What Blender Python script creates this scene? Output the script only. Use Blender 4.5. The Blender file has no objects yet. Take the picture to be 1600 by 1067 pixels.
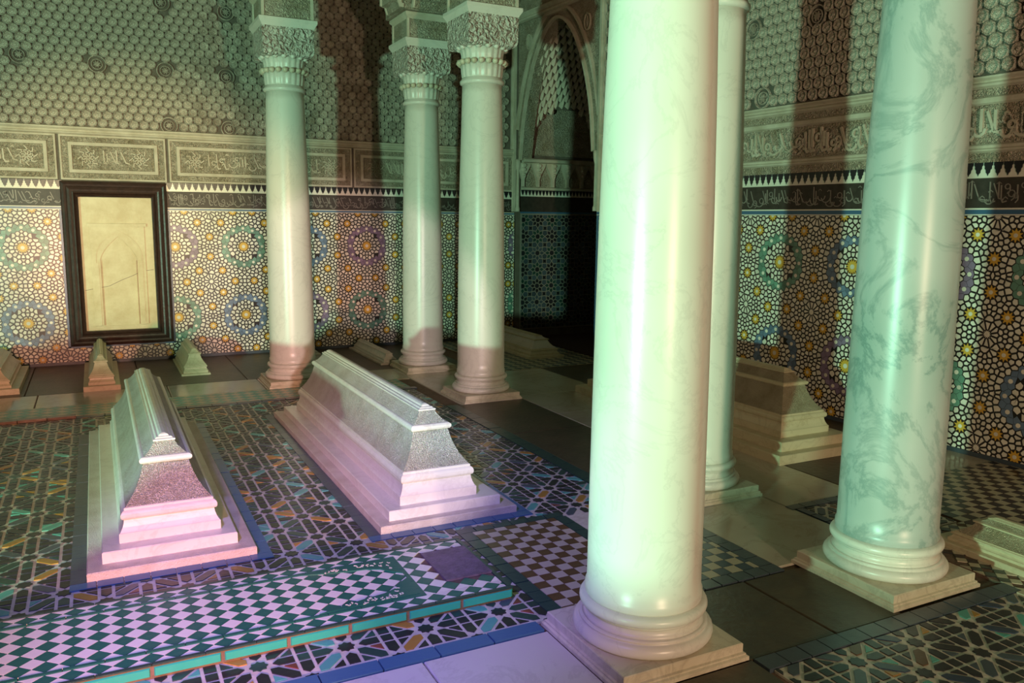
import bpy, math, random
from mathutils import Vector, Matrix
random.seed(7)
PI = math.pi
sc = bpy.context.scene
col = sc.collection

# ------------------------------------------------------------------ camera
F_PX, YAW, PITCH, ROLL, CAM_H = 1275.33, 0.470954, 0.14817, 0.010023, 1.5
_cy, _sy = math.cos(YAW), math.sin(YAW)
_fw = Vector((_sy*math.cos(PITCH), _cy*math.cos(PITCH), -math.sin(PITCH)))
_rt0 = Vector((_cy, -_sy, 0)); _up0 = _rt0.cross(_fw)
_rt = _rt0*math.cos(ROLL)+_up0*math.sin(ROLL); _up = -_rt0*math.sin(ROLL)+_up0*math.cos(ROLL)
cd = bpy.data.cameras.new('camera'); cam = bpy.data.objects.new('camera', cd); col.objects.link(cam)
cd.sensor_fit = 'HORIZONTAL'; cd.sensor_width = 36; cd.lens = F_PX/1600*36; cd.clip_start = 0.05
m = Matrix((_rt, _up, -_fw)).transposed().to_4x4(); m.translation = (0, 0, CAM_H)
cam.matrix_world = m; sc.camera = cam

# ------------------------------------------------------------------ world, lights, exposure
vs = sc.view_settings
vs.view_transform = 'Standard'; vs.look = 'None'; vs.gamma = 1; vs.use_curve_mapping = False
vs.exposure = 0.35
w = bpy.data.worlds.new('hall_gloom'); sc.world = w; w.use_nodes = True
w.node_tree.nodes['Background'].inputs[0].default_value = (0.105, 0.080, 0.040, 1)
w.node_tree.nodes['Background'].inputs[1].default_value = 0.48

def lamp(name, loc, colr, power, radius=0.08, target=None, cone=None, blend=0.3):
    d = bpy.data.lights.new(name, 'SPOT' if cone else 'POINT')
    d.energy = power; d.color = colr; d.shadow_soft_size = radius
    o = bpy.data.objects.new(name, d); col.objects.link(o); o.location = loc
    if cone:
        d.spot_size = math.radians(cone); d.spot_blend = blend
        o.rotation_euler = (Vector(target)-Vector(loc)).to_track_quat('-Z', 'Y').to_euler()
    return o
# coloured projectors around and behind the camera, with one added rose fill
lamp('green_projector', (-3.5, -0.1, 0.92), (0.46, 1.0, 0.68), 1500, 0.10)
lamp('pink_projector', (-0.35, -0.9, 0.75), (1.0, 0.42, 0.30), 900, 0.07, (0.15, 6.0, 0.35), 34, 0.5)
lamp('warm_projector', (1.5, -4.0, 1.2), (1.0, 0.68, 0.46), 580, 0.14)
lamp('rose_fill', (0.1, -1.2, 0.95), (1.0, 0.76, 0.76), 800, 0.10, (1.74, 6.0, 0.55), 17.5, 0.2)  # added spot brightening the central tomb's front and the far columns
lamp('amber_projector', (0.6, -1.0, 2.6), (1.0, 0.93, 0.48), 1000, 0.10, (0.30, 9.3, 1.65), 18, 0.7)
lamp('violet_projector', (-0.9, 0.9, 2.7), (0.34, 0.26, 1.0), 520, 0.12, (.85, 3.25, 0.0), 44, 0.8)

# ------------------------------------------------------------------ helpers
def props(o, label=None, cat=None, group=None, kind=None):
    if label: o['label'] = label
    if cat: o['category'] = cat
    if group: o['group'] = group
    if kind: o['kind'] = kind
    return o

class MB:
    def __init__(s): s.v = []; s.f = []; s.m = []; s.sm = []
    def add(s, verts, faces, mi=0, smooth=False):
        b = len(s.v); s.v += [tuple(p) for p in verts]
        for f in faces: s.f.append(tuple(b+i for i in f)); s.m.append(mi); s.sm.append(smooth)
    def box(s, a, b, mi=0):
        x0, y0, z0 = a; x1, y1, z1 = b
        s.add([(x0,y0,z0),(x1,y0,z0),(x1,y1,z0),(x0,y1,z0),(x0,y0,z1),(x1,y0,z1),(x1,y1,z1),(x0,y1,z1)],
              [(0,3,2,1),(4,5,6,7),(0,1,5,4),(1,2,6,5),(2,3,7,6),(3,0,4,7)], mi)
    def rings(s, rings, mi=0, smooth=False, cap0=True, cap1=True):
        n = len(rings[0]); vs_ = [p for r in rings for p in r]; fs = []
        for k in range(len(rings)-1):
            for i in range(n):
                j = (i+1) % n; fs.append((k*n+i, k*n+j, (k+1)*n+j, (k+1)*n+i))
        if cap0: fs.append(tuple(reversed(range(n))))
        if cap1: fs.append(tuple((len(rings)-1)*n+i for i in range(n)))
        s.add(vs_, fs, mi, smooth)
    def lathe(s, prof, n=48, cx=0, cy=0, mi=0, mod=None, smooth=True):
        R = []
        for r, z in prof:
            R.append([(cx+r*(mod(a, z) if mod else 1)*math.cos(a), cy+r*(mod(a, z) if mod else 1)*math.sin(a), z)
                      for a in [2*PI*i/n for i in range(n)]])
        s.rings(R, mi, smooth)
    def prism(s, poly, z0, z1, tf, mi=0):
        """poly in 2D extruded along the local normal by tf(a,b,c)->xyz"""
        n = len(poly)
        s.rings([[tf(a, b, z0) for a, b in poly], [tf(a, b, z1) for a, b in poly]], mi, False, cap0=False)
    def ribbon(s, pts, wdt, h0, h1, tf, mi=0):
        n = len(pts); closed = n > 3 and math.dist(pts[0], pts[-1]) < 1e-6
        L, R = [], []
        for i in range(n):
            a = pts[i-1] if i > 0 else (pts[-2] if closed else None); c = pts[i+1] if i < n-1 else (pts[1] if closed else None); p = pts[i]
            ds = []
            for u, v in ((a, p), (p, c)):
                if u is None or v is None: continue
                l = math.hypot(v[0]-u[0], v[1]-u[1]) or 1e-6; ds.append(((v[0]-u[0])/l, (v[1]-u[1])/l))
            nx = sum(-d[1] for d in ds); ny = sum(d[0] for d in ds); l = math.hypot(nx, ny) or 1e-6
            nx /= l; ny /= l; k = wdt/2/max(.5, abs(-ds[0][1]*nx+ds[0][0]*ny))
            L.append((p[0]+nx*k, p[1]+ny*k)); R.append((p[0]-nx*k, p[1]-ny*k))
        rg = [[tf(*L[i], h0), tf(*L[i], h1), tf(*R[i], h1), tf(*R[i], h0)] for i in range(n)]
        s.rings(rg, mi)
    def build(s, name, mats, parent=None, loc=(0,0,0), rz=0, **kw):
        o = bpy.data.objects.new(name, s.mesh(name, mats)); col.objects.link(o)
        o.location = loc; o.rotation_euler = (0, 0, rz); o.parent = parent
        return props(o, **kw)
    def mesh(s, name, mats):
        me = bpy.data.meshes.new(name); me.from_pydata(s.v, [], s.f)
        if not isinstance(mats, (list, tuple)): mats = [mats]
        for mt in mats: me.materials.append(mt)
        me.polygons.foreach_set('material_index', s.m); me.polygons.foreach_set('use_smooth', s.sm)
        me.update(); return me

def empty(name, loc=(0,0,0), rz=0, **kw):
    o = bpy.data.objects.new(name, None); col.objects.link(o); o.location = loc; o.rotation_euler = (0,0,rz)
    o.empty_display_size = 0.1
    return props(o, **kw)
def link(name, me, parent, loc=(0,0,0), rz=0):
    o = bpy.data.objects.new(name, me); col.objects.link(o); o.parent = parent; o.location = loc; o.rotation_euler = (0,0,rz); return o
def copy_tree(o, parent=None):
    c = o.copy(); col.objects.link(c); c.parent = parent
    for ch in list(o.children): copy_tree(ch, c)
    return c
def wall_tf(a, b, c): return (a, -c, b)        # wall-local: x along, z up, proud towards the viewer (-y)
def flat_tf(a, b, c): return (a, b, c)

# ------------------------------------------------------------------ materials
def mat(name, rgb, rough=0.5, var=0.0, noise=None, bump=None, spec=0.5, rgb2=None, coat=0):
    """noise=(scale, contrast) mixes rgb->rgb2; bump=(kind, scale, strength)"""
    mt = bpy.data.materials.new(name); mt.use_nodes = True
    nt = mt.node_tree; N = nt.nodes; L = nt.links
    b = N['Principled BSDF']; b.inputs['Roughness'].default_value = rough
    b.inputs['Specular IOR Level'].default_value = spec
    if coat: b.inputs['Coat Weight'].default_value = coat; b.inputs['Coat Roughness'].default_value = 0.08
    c = N.new('ShaderNodeRGB'); c.outputs[0].default_value = (*rgb, 1); out = c.outputs[0]
    tc = N.new('ShaderNodeTexCoord'); vec = tc.outputs['Object']
    if noise:
        nz = N.new('ShaderNodeTexNoise'); nz.inputs['Scale'].default_value = noise[0]; nz.inputs['Detail'].default_value = 6
        nz.inputs['Roughness'].default_value = 0.62; L.new(vec, nz.inputs['Vector'])
        if len(noise) > 2: nz.inputs['Distortion'].default_value = noise[2]
        cr = N.new('ShaderNodeValToRGB'); lo, hi = noise[1]
        cr.color_ramp.elements[0].position = lo; cr.color_ramp.elements[1].position = hi
        cr.color_ramp.elements[0].color = (*rgb2, 1); cr.color_ramp.elements[1].color = (*rgb, 1)
        L.new(nz.outputs['Fac'], cr.inputs[0]); out = cr.outputs[0]
    if var:
        g = N.new('ShaderNodeNewGeometry'); mr = N.new('ShaderNodeMapRange')
        mr.inputs['To Min'].default_value = 1-var; mr.inputs['To Max'].default_value = 1+var
        L.new(g.outputs['Random Per Island'], mr.inputs['Value'])
        hs = N.new('ShaderNodeHueSaturation'); L.new(mr.outputs[0], hs.inputs['Value']); L.new(out, hs.inputs['Color']); out = hs.outputs[0]
    L.new(out, b.inputs['Base Color'])
    if bump:
        kind, scale, strength = bump; bp = N.new('ShaderNodeBump'); bp.inputs['Strength'].default_value = strength; bp.inputs['Distance'].default_value = 0.012 if kind != 'carve' else max(.010, .6/scale)
        if kind == 'carve':
            vo = N.new('ShaderNodeTexVoronoi'); vo.feature = 'DISTANCE_TO_EDGE'; vo.inputs['Scale'].default_value = scale
            n2 = N.new('ShaderNodeTexNoise'); n2.inputs['Scale'].default_value = scale*0.8; n2.inputs['Detail'].default_value = 2
            mx = N.new('ShaderNodeMixRGB'); mx.inputs[0].default_value = 0.08; L.new(vec, mx.inputs[1]); L.new(n2.outputs['Color'], mx.inputs[2])
            L.new(vec, n2.inputs['Vector']); L.new(mx.outputs[0], vo.inputs['Vector'])
            ml = N.new('ShaderNodeMath'); ml.operation = 'MULTIPLY'; ml.inputs[1].default_value = 2.5; ml.use_clamp = True
            L.new(vo.outputs['Distance'], ml.inputs[0]); L.new(ml.outputs[0], bp.inputs['Height'])
        else:
            n2 = N.new('ShaderNodeTexNoise'); n2.inputs['Scale'].default_value = scale; n2.inputs['Detail'].default_value = 5
            L.new(vec, n2.inputs['Vector']); L.new(n2.outputs['Fac'], bp.inputs['Height'])
        L.new(bp.outputs[0], b.inputs['Normal'])
    return mt

def veined(name, base, vein, stain, scale=2.2, vein_w=0.06, rough=0.22, amount=0.8, cloud=0.35):
    mt = bpy.data.materials.new(name); mt.use_nodes = True
    nt = mt.node_tree; N = nt.nodes; L = nt.links; b = N['Principled BSDF']
    b.inputs['Roughness'].default_value = rough
    tc = N.new('ShaderNodeTexCoord'); oi = N.new('ShaderNodeObjectInfo')
    ad = N.new('ShaderNodeVectorMath'); ad.operation = 'ADD'; L.new(tc.outputs['Object'], ad.inputs[0]); L.new(oi.outputs['Location'], ad.inputs[1])
    mp = N.new('ShaderNodeMapping'); mp.inputs['Rotation'].default_value = (0.5, 0.65, 0.3); L.new(ad.outputs[0], mp.inputs['Vector'])
    n1 = N.new('ShaderNodeTexNoise'); n1.inputs['Scale'].default_value = scale; n1.inputs['Detail'].default_value = 9; n1.inputs['Roughness'].default_value = 0.66
    n1.inputs['Distortion'].default_value = 0.9; L.new(mp.outputs[0], n1.inputs['Vector'])
    s1 = N.new('ShaderNodeMath'); s1.operation = 'SUBTRACT'; s1.inputs[1].default_value = 0.5; L.new(n1.outputs['Fac'], s1.inputs[0])
    a1 = N.new('ShaderNodeMath'); a1.operation = 'ABSOLUTE'; L.new(s1.outputs[0], a1.inputs[0])
    r1 = N.new('ShaderNodeMapRange'); r1.inputs['From Max'].default_value = vein_w; r1.inputs['To Min'].default_value = amount; r1.inputs['To Max'].default_value = 0; L.new(a1.outputs[0], r1.inputs['Value'])
    n2 = N.new('ShaderNodeTexNoise'); n2.inputs['Scale'].default_value = scale*0.6; n2.inputs['Detail'].default_value = 5; L.new(mp.outputs[0], n2.inputs['Vector'])
    r2 = N.new('ShaderNodeMapRange'); r2.inputs['From Min'].default_value = 0.45; r2.inputs['From Max'].default_value = 0.75; r2.inputs['To Max'].default_value = cloud; L.new(n2.outputs['Fac'], r2.inputs['Value'])
    m1 = N.new('ShaderNodeMixRGB'); m1.inputs[1].default_value = (*base, 1); m1.inputs[2].default_value = (*stain, 1); L.new(r2.outputs[0], m1.inputs[0])
    mm = N.new('ShaderNodeMath'); mm.operation = 'MULTIPLY'; L.new(r1.outputs[0], mm.inputs[0]); L.new(n2.outputs['Fac'], mm.inputs[1])
    m2 = N.new('ShaderNodeMixRGB'); m2.inputs[2].default_value = (*vein, 1); L.new(m1.outputs[0], m2.inputs[1]); L.new(mm.outputs[0], m2.inputs[0])
    L.new(m2.outputs[0], b.inputs['Base Color'])
    return mt

M = {}
M['marble'] = veined('white_marble', (.72,.69,.61), (.50,.48,.42), (.60,.56,.47), 3.2, .022, .32, .6)
M['marble_green'] = veined('green_veined_marble', (.44,.47,.44), (.10,.20,.18), (.28,.37,.33), 2.2, .040, .34, .9, .9)
M['marble_old'] = veined('yellowed_marble', (.66,.60,.46), (.36,.30,.20), (.46,.38,.24), 6, .05, .35, .8, .6)
M['tomb'] = veined('tomb_marble', (.70,.66,.58), (.45,.40,.34), (.58,.52,.44), 5, .04, .32, .6)
M['carved'] = mat('carved_marble', (.66,.62,.54), .5, 0, (9,(.3,.6)), ('carve', 22, 1.0), rgb2=(.56,.50,.42))
M['carved_fine'] = mat('fine_carved_marble', (.66,.62,.54), .5, 0, (9,(.3,.6)), ('carve', 70, 1.0), rgb2=(.54,.48,.40))
M['stucco'] = mat('carved_stucco', (.74,.68,.56), .75, .12, (7,(.3,.62)), ('carve', 48, .9), rgb2=(.42,.35,.26))
M['stucco_bed'] = mat('stucco_ground', (.17,.145,.115), .85, 0, (5,(.3,.65)), ('noise', 40, .4), rgb2=(.10,.08,.06))
M['stucco_carve'] = mat('stucco_arabesque', (.56,.50,.39), .8, 0, (6,(.3,.62)), ('carve', 38, 1.0), rgb2=(.36,.29,.19))
M['stucco_plain'] = mat('stucco_moulding', (.62,.57,.46), .7, 0, (5,(.3,.65)), ('noise', 50, .2), rgb2=(.44,.38,.28))
M['wood'] = mat('dark_walnut', (.055,.026,.020), .38, 0, (14,(.3,.7),1.5), ('noise', 40, .15), rgb2=(.025,.012,.010))
M['panel'] = mat('honey_marble', (.64,.58,.36), .4, 0, (5,(.35,.65)), ('noise', 25, .15), rgb2=(.50,.42,.22))
def tile(name, rgb, rough=.30, var=.22): M[name] = mat(name.replace('t_','glazed_tile_'), rgb, rough, var, None, ('noise', 35, .08))
tile('t_white', (.78,.75,.64), .22, .15); tile('t_cream', (.48,.43,.31)); tile('t_black', (.018,.018,.022)); tile('t_ochre', (.36,.19,.035))
tile('t_yellow', (.66,.40,.06)); tile('t_turq', (.08,.33,.27)); tile('t_green', (.012,.125,.085)); tile('t_navy', (.025,.045,.085))
tile('t_blue', (.05,.13,.24)); tile('t_brown', (.11,.055,.022)); tile('t_ringgreen', (.14,.29,.22)); tile('t_ringblue', (.14,.21,.31)); tile('t_ringpurple', (.24,.18,.28))
tile('t_slate', (.055,.075,.095)); tile('t_emerald', (.03,.36,.25), .3); tile('t_dkgreen', (.02,.055,.045)); tile('t_red', (.16,.045,.03))
M['strap'] = mat('white_tile_straps', (.62,.58,.49), .35, 0, (20,(.3,.6)), ('noise', 40, .2), rgb2=(.46,.42,.33))
M['strap_black'] = mat('black_tile_straps', (.020,.018,.018), .3)
M['grout'] = mat('earthy_grout', (.20,.13,.09), .85, 0, (30,(.3,.7)), ('noise', 60, .4), rgb2=(.12,.08,.05))
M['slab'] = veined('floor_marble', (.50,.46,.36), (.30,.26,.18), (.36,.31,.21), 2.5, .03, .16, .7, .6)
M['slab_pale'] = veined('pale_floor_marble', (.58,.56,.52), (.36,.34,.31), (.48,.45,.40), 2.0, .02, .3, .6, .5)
M['slab_brown'] = mat('mottled_brown', (.085,.062,.034), .4, 0, (6,(.3,.65),.6), ('noise', 30, .25), rgb2=(.045,.032,.018))  # mottled dark brown for some floor slabs and the panel crack
M['mauve'] = mat('mauve_stone', (.17,.12,.19), .5, 0, (26,(.35,.65)), ('noise', 70, .4), rgb2=(.10,.07,.11))
M['dark_band'] = mat('dark_inscription_ground', (.050,.040,.032), .5, 0, (20,(.3,.6)), rgb2=(.028,.022,.018))
M['letters'] = mat('grey_tile_letters', (.24,.22,.19), .4, .2)
M['dark_red'] = mat('dark_red_matte', (.05,.018,.012), .9)  # plain dark red for the niche floor

# ------------------------------------------------------------------ 2D pattern tools
def area(p): return 0.5*sum(p[i][0]*p[(i+1)%len(p)][1]-p[(i+1)%len(p)][0]*p[i][1] for i in range(len(p)))
def cen(p): return (sum(q[0] for q in p)/len(p), sum(q[1] for q in p)/len(p))
def clip_half(poly, nx, ny, d):          # keep nx*x+ny*y <= d
    out = []
    for i in range(len(poly)):
        a, b = poly[i], poly[(i+1) % len(poly)]; da = nx*a[0]+ny*a[1]-d; db = nx*b[0]+ny*b[1]-d
        if da <= 0: out.append(a)
        if (da < 0) != (db < 0) and abs(da-db) > 1e-12:
            t = da/(da-db); out.append((a[0]+(b[0]-a[0])*t, a[1]+(b[1]-a[1])*t))
    return out
def clip_rect(p, x0, x1, y0, y1):
    for n in ((-1,0,-x0),(1,0,x1),(0,-1,-y0),(0,1,y1)):
        if len(p) < 3: return []
        p = clip_half(p, *n)
    p = [q for i, q in enumerate(p) if math.dist(q, p[i-1]) > 1e-6]
    return p if len(p) >= 3 else []
def inset(poly, d):
    n = len(poly); out = []
    if area(poly) < 0: poly = poly[::-1]
    for i in range(n):
        a, b, c = poly[i-1], poly[i], poly[(i+1) % n]
        e1 = (b[0]-a[0], b[1]-a[1]); e2 = (c[0]-b[0], c[1]-b[1]); l1 = math.hypot(*e1); l2 = math.hypot(*e2)
        if l1 < 1e-7 or l2 < 1e-7: continue
        n1 = (-e1[1]/l1, e1[0]/l1); n2 = (-e2[1]/l2, e2[0]/l2); k = 1+n1[0]*n2[0]+n1[1]*n2[1]
        if k < 0.15: k = 0.15
        out.append((b[0]+d*(n1[0]+n2[0])/k, b[1]+d*(n1[1]+n2[1])/k))
    if len(out) < 3 or area(out) < 2e-5: return []
    return out
def voronoi_cell(seed, others, R=0.12):
    x, y = seed; p = [(x-R,y-R),(x+R,y-R),(x+R,y+R),(x-R,y+R)]
    for (a, b) in others:
        dx, dy = a-x, b-y; q = dx*dx+dy*dy
        if q < 1e-10 or q > 4*R*R: continue
        p = clip_half(p, dx, dy, (a*a+b*b-x*x-y*y)/2)
        if len(p) < 3: return []
    return p

def proj_size(p):            # rough image size of a piece at world point p, 0 when out of frame
    d = Vector(p)-Vector((0,0,CAM_H)); z = d.dot(_fw)
    if z < 0.3: return 0
    u = 800+F_PX*d.dot(_rt)/z; v = 533-F_PX*d.dot(_up)/z
    if u < -15 or u > 1615 or v < -15 or v > 1082: return 0
    return F_PX/z

def lay(tiles, parent, name, thick, tf, world, mats, cap=300, shared=None):
    """tiles: list of (poly, matkey). The largest in view become objects, the others one joined part."""
    order = []
    for i, (p, k) in enumerate(tiles):
        c = cen(p); order.append((-(proj_size(world(*c))*math.sqrt(abs(area(p)))), i))
    order.sort(); solo = set(i for s, i in order[:cap] if s < -8.0)
    cache = {}; rest = MB(); keys = sorted(set(k for _, k in tiles)); 
    for i, (p, k) in enumerate(tiles):
        if area(p) < 0: p = p[::-1]
        if i in solo:
            c = cen(p); key = (k,)+tuple((round(a-c[0],4), round(b-c[1],4)) for a, b in p)
            if key not in cache:
                b_ = MB(); o0 = tf(0, 0, 0); b_.prism([(a-c[0], b-c[1]) for a, b in p], 0, thick, lambda a, b2, h: tuple(x-y for x, y in zip(tf(a, b2, h), o0))); cache[key] = b_.mesh(name, mats[k])
            link(name, cache[key], parent, tf(c[0], c[1], 0))
        else: rest.prism(p, 0, thick, tf, keys.index(k))
    if rest.v: rest.build(name+'_field', [mats[k] for k in keys], parent, kind='stuff')

# ------------------------------------------------------------------ floor
FLOOR = MB(); FLOOR.box((-6, -2, -.2), (7.2, 9.5, -.012)); floor = FLOOR.build('floor', M['grout'], kind='structure')
TH = 0.004
tomb_rects = [(-.11,.57,3.62,6.16), (1.14,1.87,3.6,6.22)]
plat = (-1.9, 1.41, 2.735, 3.30)
def slab(x0, x1, y0, y1, m_='slab', z=0.0, g=.003):
    b = MB(); x0 += g; x1 -= g; y0 += g; y1 -= g; e = .004
    R = [[(x0,y0,-.011),(x1,y0,-.011),(x1,y1,-.011),(x0,y1,-.011)], [(x0,y0,z-e),(x1,y0,z-e),(x1,y1,z-e),(x0,y1,z-e)],
         [(x0+e,y0+e,z),(x1-e,y0+e,z),(x1-e,y1-e,z),(x0+e,y1-e,z)]]
    b.rings(R); return b.build('slab', M[m_], floor)
def bed(name, x0, x1, y0, y1, m_, z=-.002):
    b = MB(); b.box((x0,y0,-.011), (x1,y1,z)); return b.build(name, M[m_], floor, (0,0,0))
def rosette_tiles(P, hw, colour):
    """8-fold rosettes on a 4.8.8 layout with pitch P; returns faces of one unit as (poly, colourclass)"""
    R = P/2; t = 2*PI/8
    pol = lambda r, a: (r*math.cos(a), r*math.sin(a))
    fs = []
    star = []
    for k in range(8):
        star += [pol(.31*R, k*t), pol(.40*R, (k+.5)*t)]
        fs.append(([pol(R, k*t), pol(.68*R, (k+.5)*t), pol(.40*R, (k+.5)*t), pol(.31*R, k*t), pol(.40*R, (k-.5)*t), pol(.68*R, (k-.5)*t)], 'petal'))
    fs.append((star, 'star'))
    h = .4142*R; q = .170*R; c = (R, R)
    # square between four octagons (square rotated 45 deg)
    def sq(x, y):
        ca = math.cos(PI/4); return (c[0]+(x-y)*ca, c[1]+(x+y)*ca)
    fs.append(([sq(0,-h), sq(q,-q), sq(h,0), sq(q,q), sq(0,h), sq(-q,q), sq(-h,0), sq(-q,-q)], 'knot'))
    # cells at octagon vertices: two octagons and the square
    for k in range(4):
        a = k*PI/2
        rot = lambda p: (c[0]+(p[0]-c[0])*math.cos(a)-(p[1]-c[1])*math.sin(a), c[1]+(p[0]-c[0])*math.sin(a)+(p[1]-c[1])*math.cos(a))
        o1 = lambda r, an: pol(r, an)
        vq = sq(-q, -q)
        o2 = lambda r, an: (2*R+r*math.cos(an), r*math.sin(an))
        cell = [(R, 0), o2(.68*R, PI-.5*t), o2(R, PI-t), sq(0, -q*1.414) if False else vq, o1(R, t), o1(.68*R, .5*t)]
        fs.append(([rot(p) for p in cell], 'link'))
    return fs
def floor_unit(P=.30, hw=.007, a=.026):
    """straight straps crossing at 0, 45 and 90 degrees: eight-point stars ringed by long hexagons"""
    d = a*math.sqrt(2); cells = [[(-a,-a),(P-a,-a),(P-a,P-a),(-a,P-a)]]
    lines = []
    for k in (-1, 0, 1, 2):
        for o in (-a, a, P/2-a, P/2+a): lines += [(1,0,k*P+o), (0,1,k*P+o)]
        for o in (-d, d): lines += [(1,1,k*P+o), (1,-1,k*P+o), (1,1,(k+2)*P+o), (1,-1,(k-2)*P+o)]
    for nx, ny, c in lines:
        nxt = []
        for p in cells:
            v = [nx*q[0]+ny*q[1]-c for q in p]
            if max(v) > 1e-6 and min(v) < -1e-6:
                for sg in (1, -1):
                    q = clip_half(p, sg*nx, sg*ny, sg*c); q = [t for m_, t in enumerate(q) if math.dist(t, q[m_-1]) > 1e-6]
                    if len(q) >= 3: nxt.append(q)
            else: nxt.append(p)
        cells = nxt
    stars = [(0,0),(P/2,P/2)]
    def near(c):
        return min((math.hypot((c[0]-sx+P/2) % P-P/2, (c[1]-sy+P/2) % P-P/2), m_) for m_, (sx, sy) in enumerate(stars))
    out = []
    for p in cells:
        ds, m_ = near(cen(p))
        if ds < 1.32*a: continue
        q = inset(p, hw)
        if q and area(q) > 1.2e-4: out.append((q, ('saft%d' % m_) if len(p) == 6 else ('tri' if len(p) == 3 else 'square')))
    for m_, (sx, sy) in enumerate(stars):
        st = [(sx+(d if k % 2 == 0 else 1.082*a)*math.cos(PI*k/8), sy+(d if k % 2 == 0 else 1.082*a)*math.sin(PI*k/8)) for k in range(16)]
        out.append(([(sx+(x-sx)*.86, sy+(y-sy)*.86) for x, y in st], 'star'))
    return out
def mosaic(name, x0, x1, y0, y1, P, org, hw, colour, holes=(), cap=300, bedm='strap'):
    pb = bed(name, x0, x1, y0, y1, bedm)
    unit = floor_unit(P, hw); out = []
    i0, i1 = int((x0-org[0])/P)-2, int((x1-org[0])/P)+2; j0, j1 = int((y0-org[1])/P)-2, int((y1-org[1])/P)+2
    for i in range(i0, i1):
        for j in range(j0, j1):
            for pl, cls in unit:
                p = [(a+org[0]+i*P, b+org[1]+j*P) for a, b in pl]
                c = cen(p)
                if not (x0-.1 < c[0] < x1+.1 and y0-.1 < c[1] < y1+.1): continue
                if any(h[0]+.02 < c[0] < h[1]-.02 and h[2]+.02 < c[1] < h[3]-.02 for h in holes): continue
                q = p
                if q: q = clip_rect(q, x0+.004, x1-.004, y0+.004, y1-.004)
                if len(q) < 3 or abs(area(q)) < 4e-5: continue
                out.append((q, colour(cls, i, j)))
    lay(out, pb, 'tile', TH, lambda a, b, c: (a, b, c-.0025), lambda a, b: (a, b, 0), M, cap)
    return pb
def main_colour(cls, i, j):
    r = random.random(); k = (i*2+j*5) % 4
    if cls in ('star', 'square'): return 't_black' if r < .85 else 't_dkgreen'
    if cls.startswith('saft'):
        c = (['t_ochre','t_black','t_turq','t_dkgreen'] if cls[-1] == '0' else ['t_black','t_turq','t_dkgreen','t_ochre'])[k]
        return c if r < .8 else ('t_black' if r < .92 else 't_slate')
    return 't_black' if r < .5 else ('t_dkgreen' if r < .72 else ('t_turq' if r < .84 else ('t_ochre' if r < .95 else 't_red')))
main = mosaic('mosaic_panel', -1.9, 2.46, 2.53, 6.76, .30, (.86, 3.714), .0066, main_colour,
       holes=[(-.18,.64,3.55,6.2), (1.07,1.94,3.53,6.27), plat, (1.48,2.46,2.4,3.5)], cap=300)
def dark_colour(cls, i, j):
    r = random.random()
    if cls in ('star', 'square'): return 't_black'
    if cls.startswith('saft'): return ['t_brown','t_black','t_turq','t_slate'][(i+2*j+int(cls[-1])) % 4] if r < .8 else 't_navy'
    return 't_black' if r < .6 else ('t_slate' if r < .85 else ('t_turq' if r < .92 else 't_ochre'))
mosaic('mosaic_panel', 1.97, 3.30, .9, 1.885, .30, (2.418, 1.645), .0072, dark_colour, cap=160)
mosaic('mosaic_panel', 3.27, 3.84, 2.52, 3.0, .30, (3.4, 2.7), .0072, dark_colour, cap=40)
# rows of border tiles
def border(x0, x1, y0, y1, m_, n, z=.004):
    lx = (x1-x0) > (y1-y0)
    for k in range(n):
        a, b = k/n, (k+1)/n
        if lx: r = (x0+(x1-x0)*a, x0+(x1-x0)*b, y0, y1)
        else: r = (x0, x1, y0+(y1-y0)*a, y0+(y1-y0)*b)
        bb = MB(); g = .0025
        bb.box((r[0]+g, r[2]+g, -.011), (r[1]-g, r[3]-g, z+random.uniform(-.001,.001)))
        bb.build('border_tile', M[m_], floor)
for (x0,x1,y0,y1) in tomb_rects:
    d = .065
    border(x0-d, x1+d, y0-d, y0, 't_blue', 8); border(x0-d, x0, y0, y1+d, 't_slate', 18)
    border(x1, x1+d, y0, y1+d, 't_blue', 18); border(x0, x1, y1, y1+d, 't_slate', 6)
border(-1.9, 1.40, 2.455, 2.53, 't_blue', 16)
border(2.46, 2.56, 3.1, 6.0, 't_dkgreen', 18)
border(1.95, 3.35, 1.885, 1.965, 't_slate', 14)
border(3.30, 3.345, .9, 1.885, 't_cream', 6)
border(3.20, 3.86, 3.0, 3.06, 't_slate', 7)
border(3.22, 3.27, 2.5, 3.0, 't_navy', 5)
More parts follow.
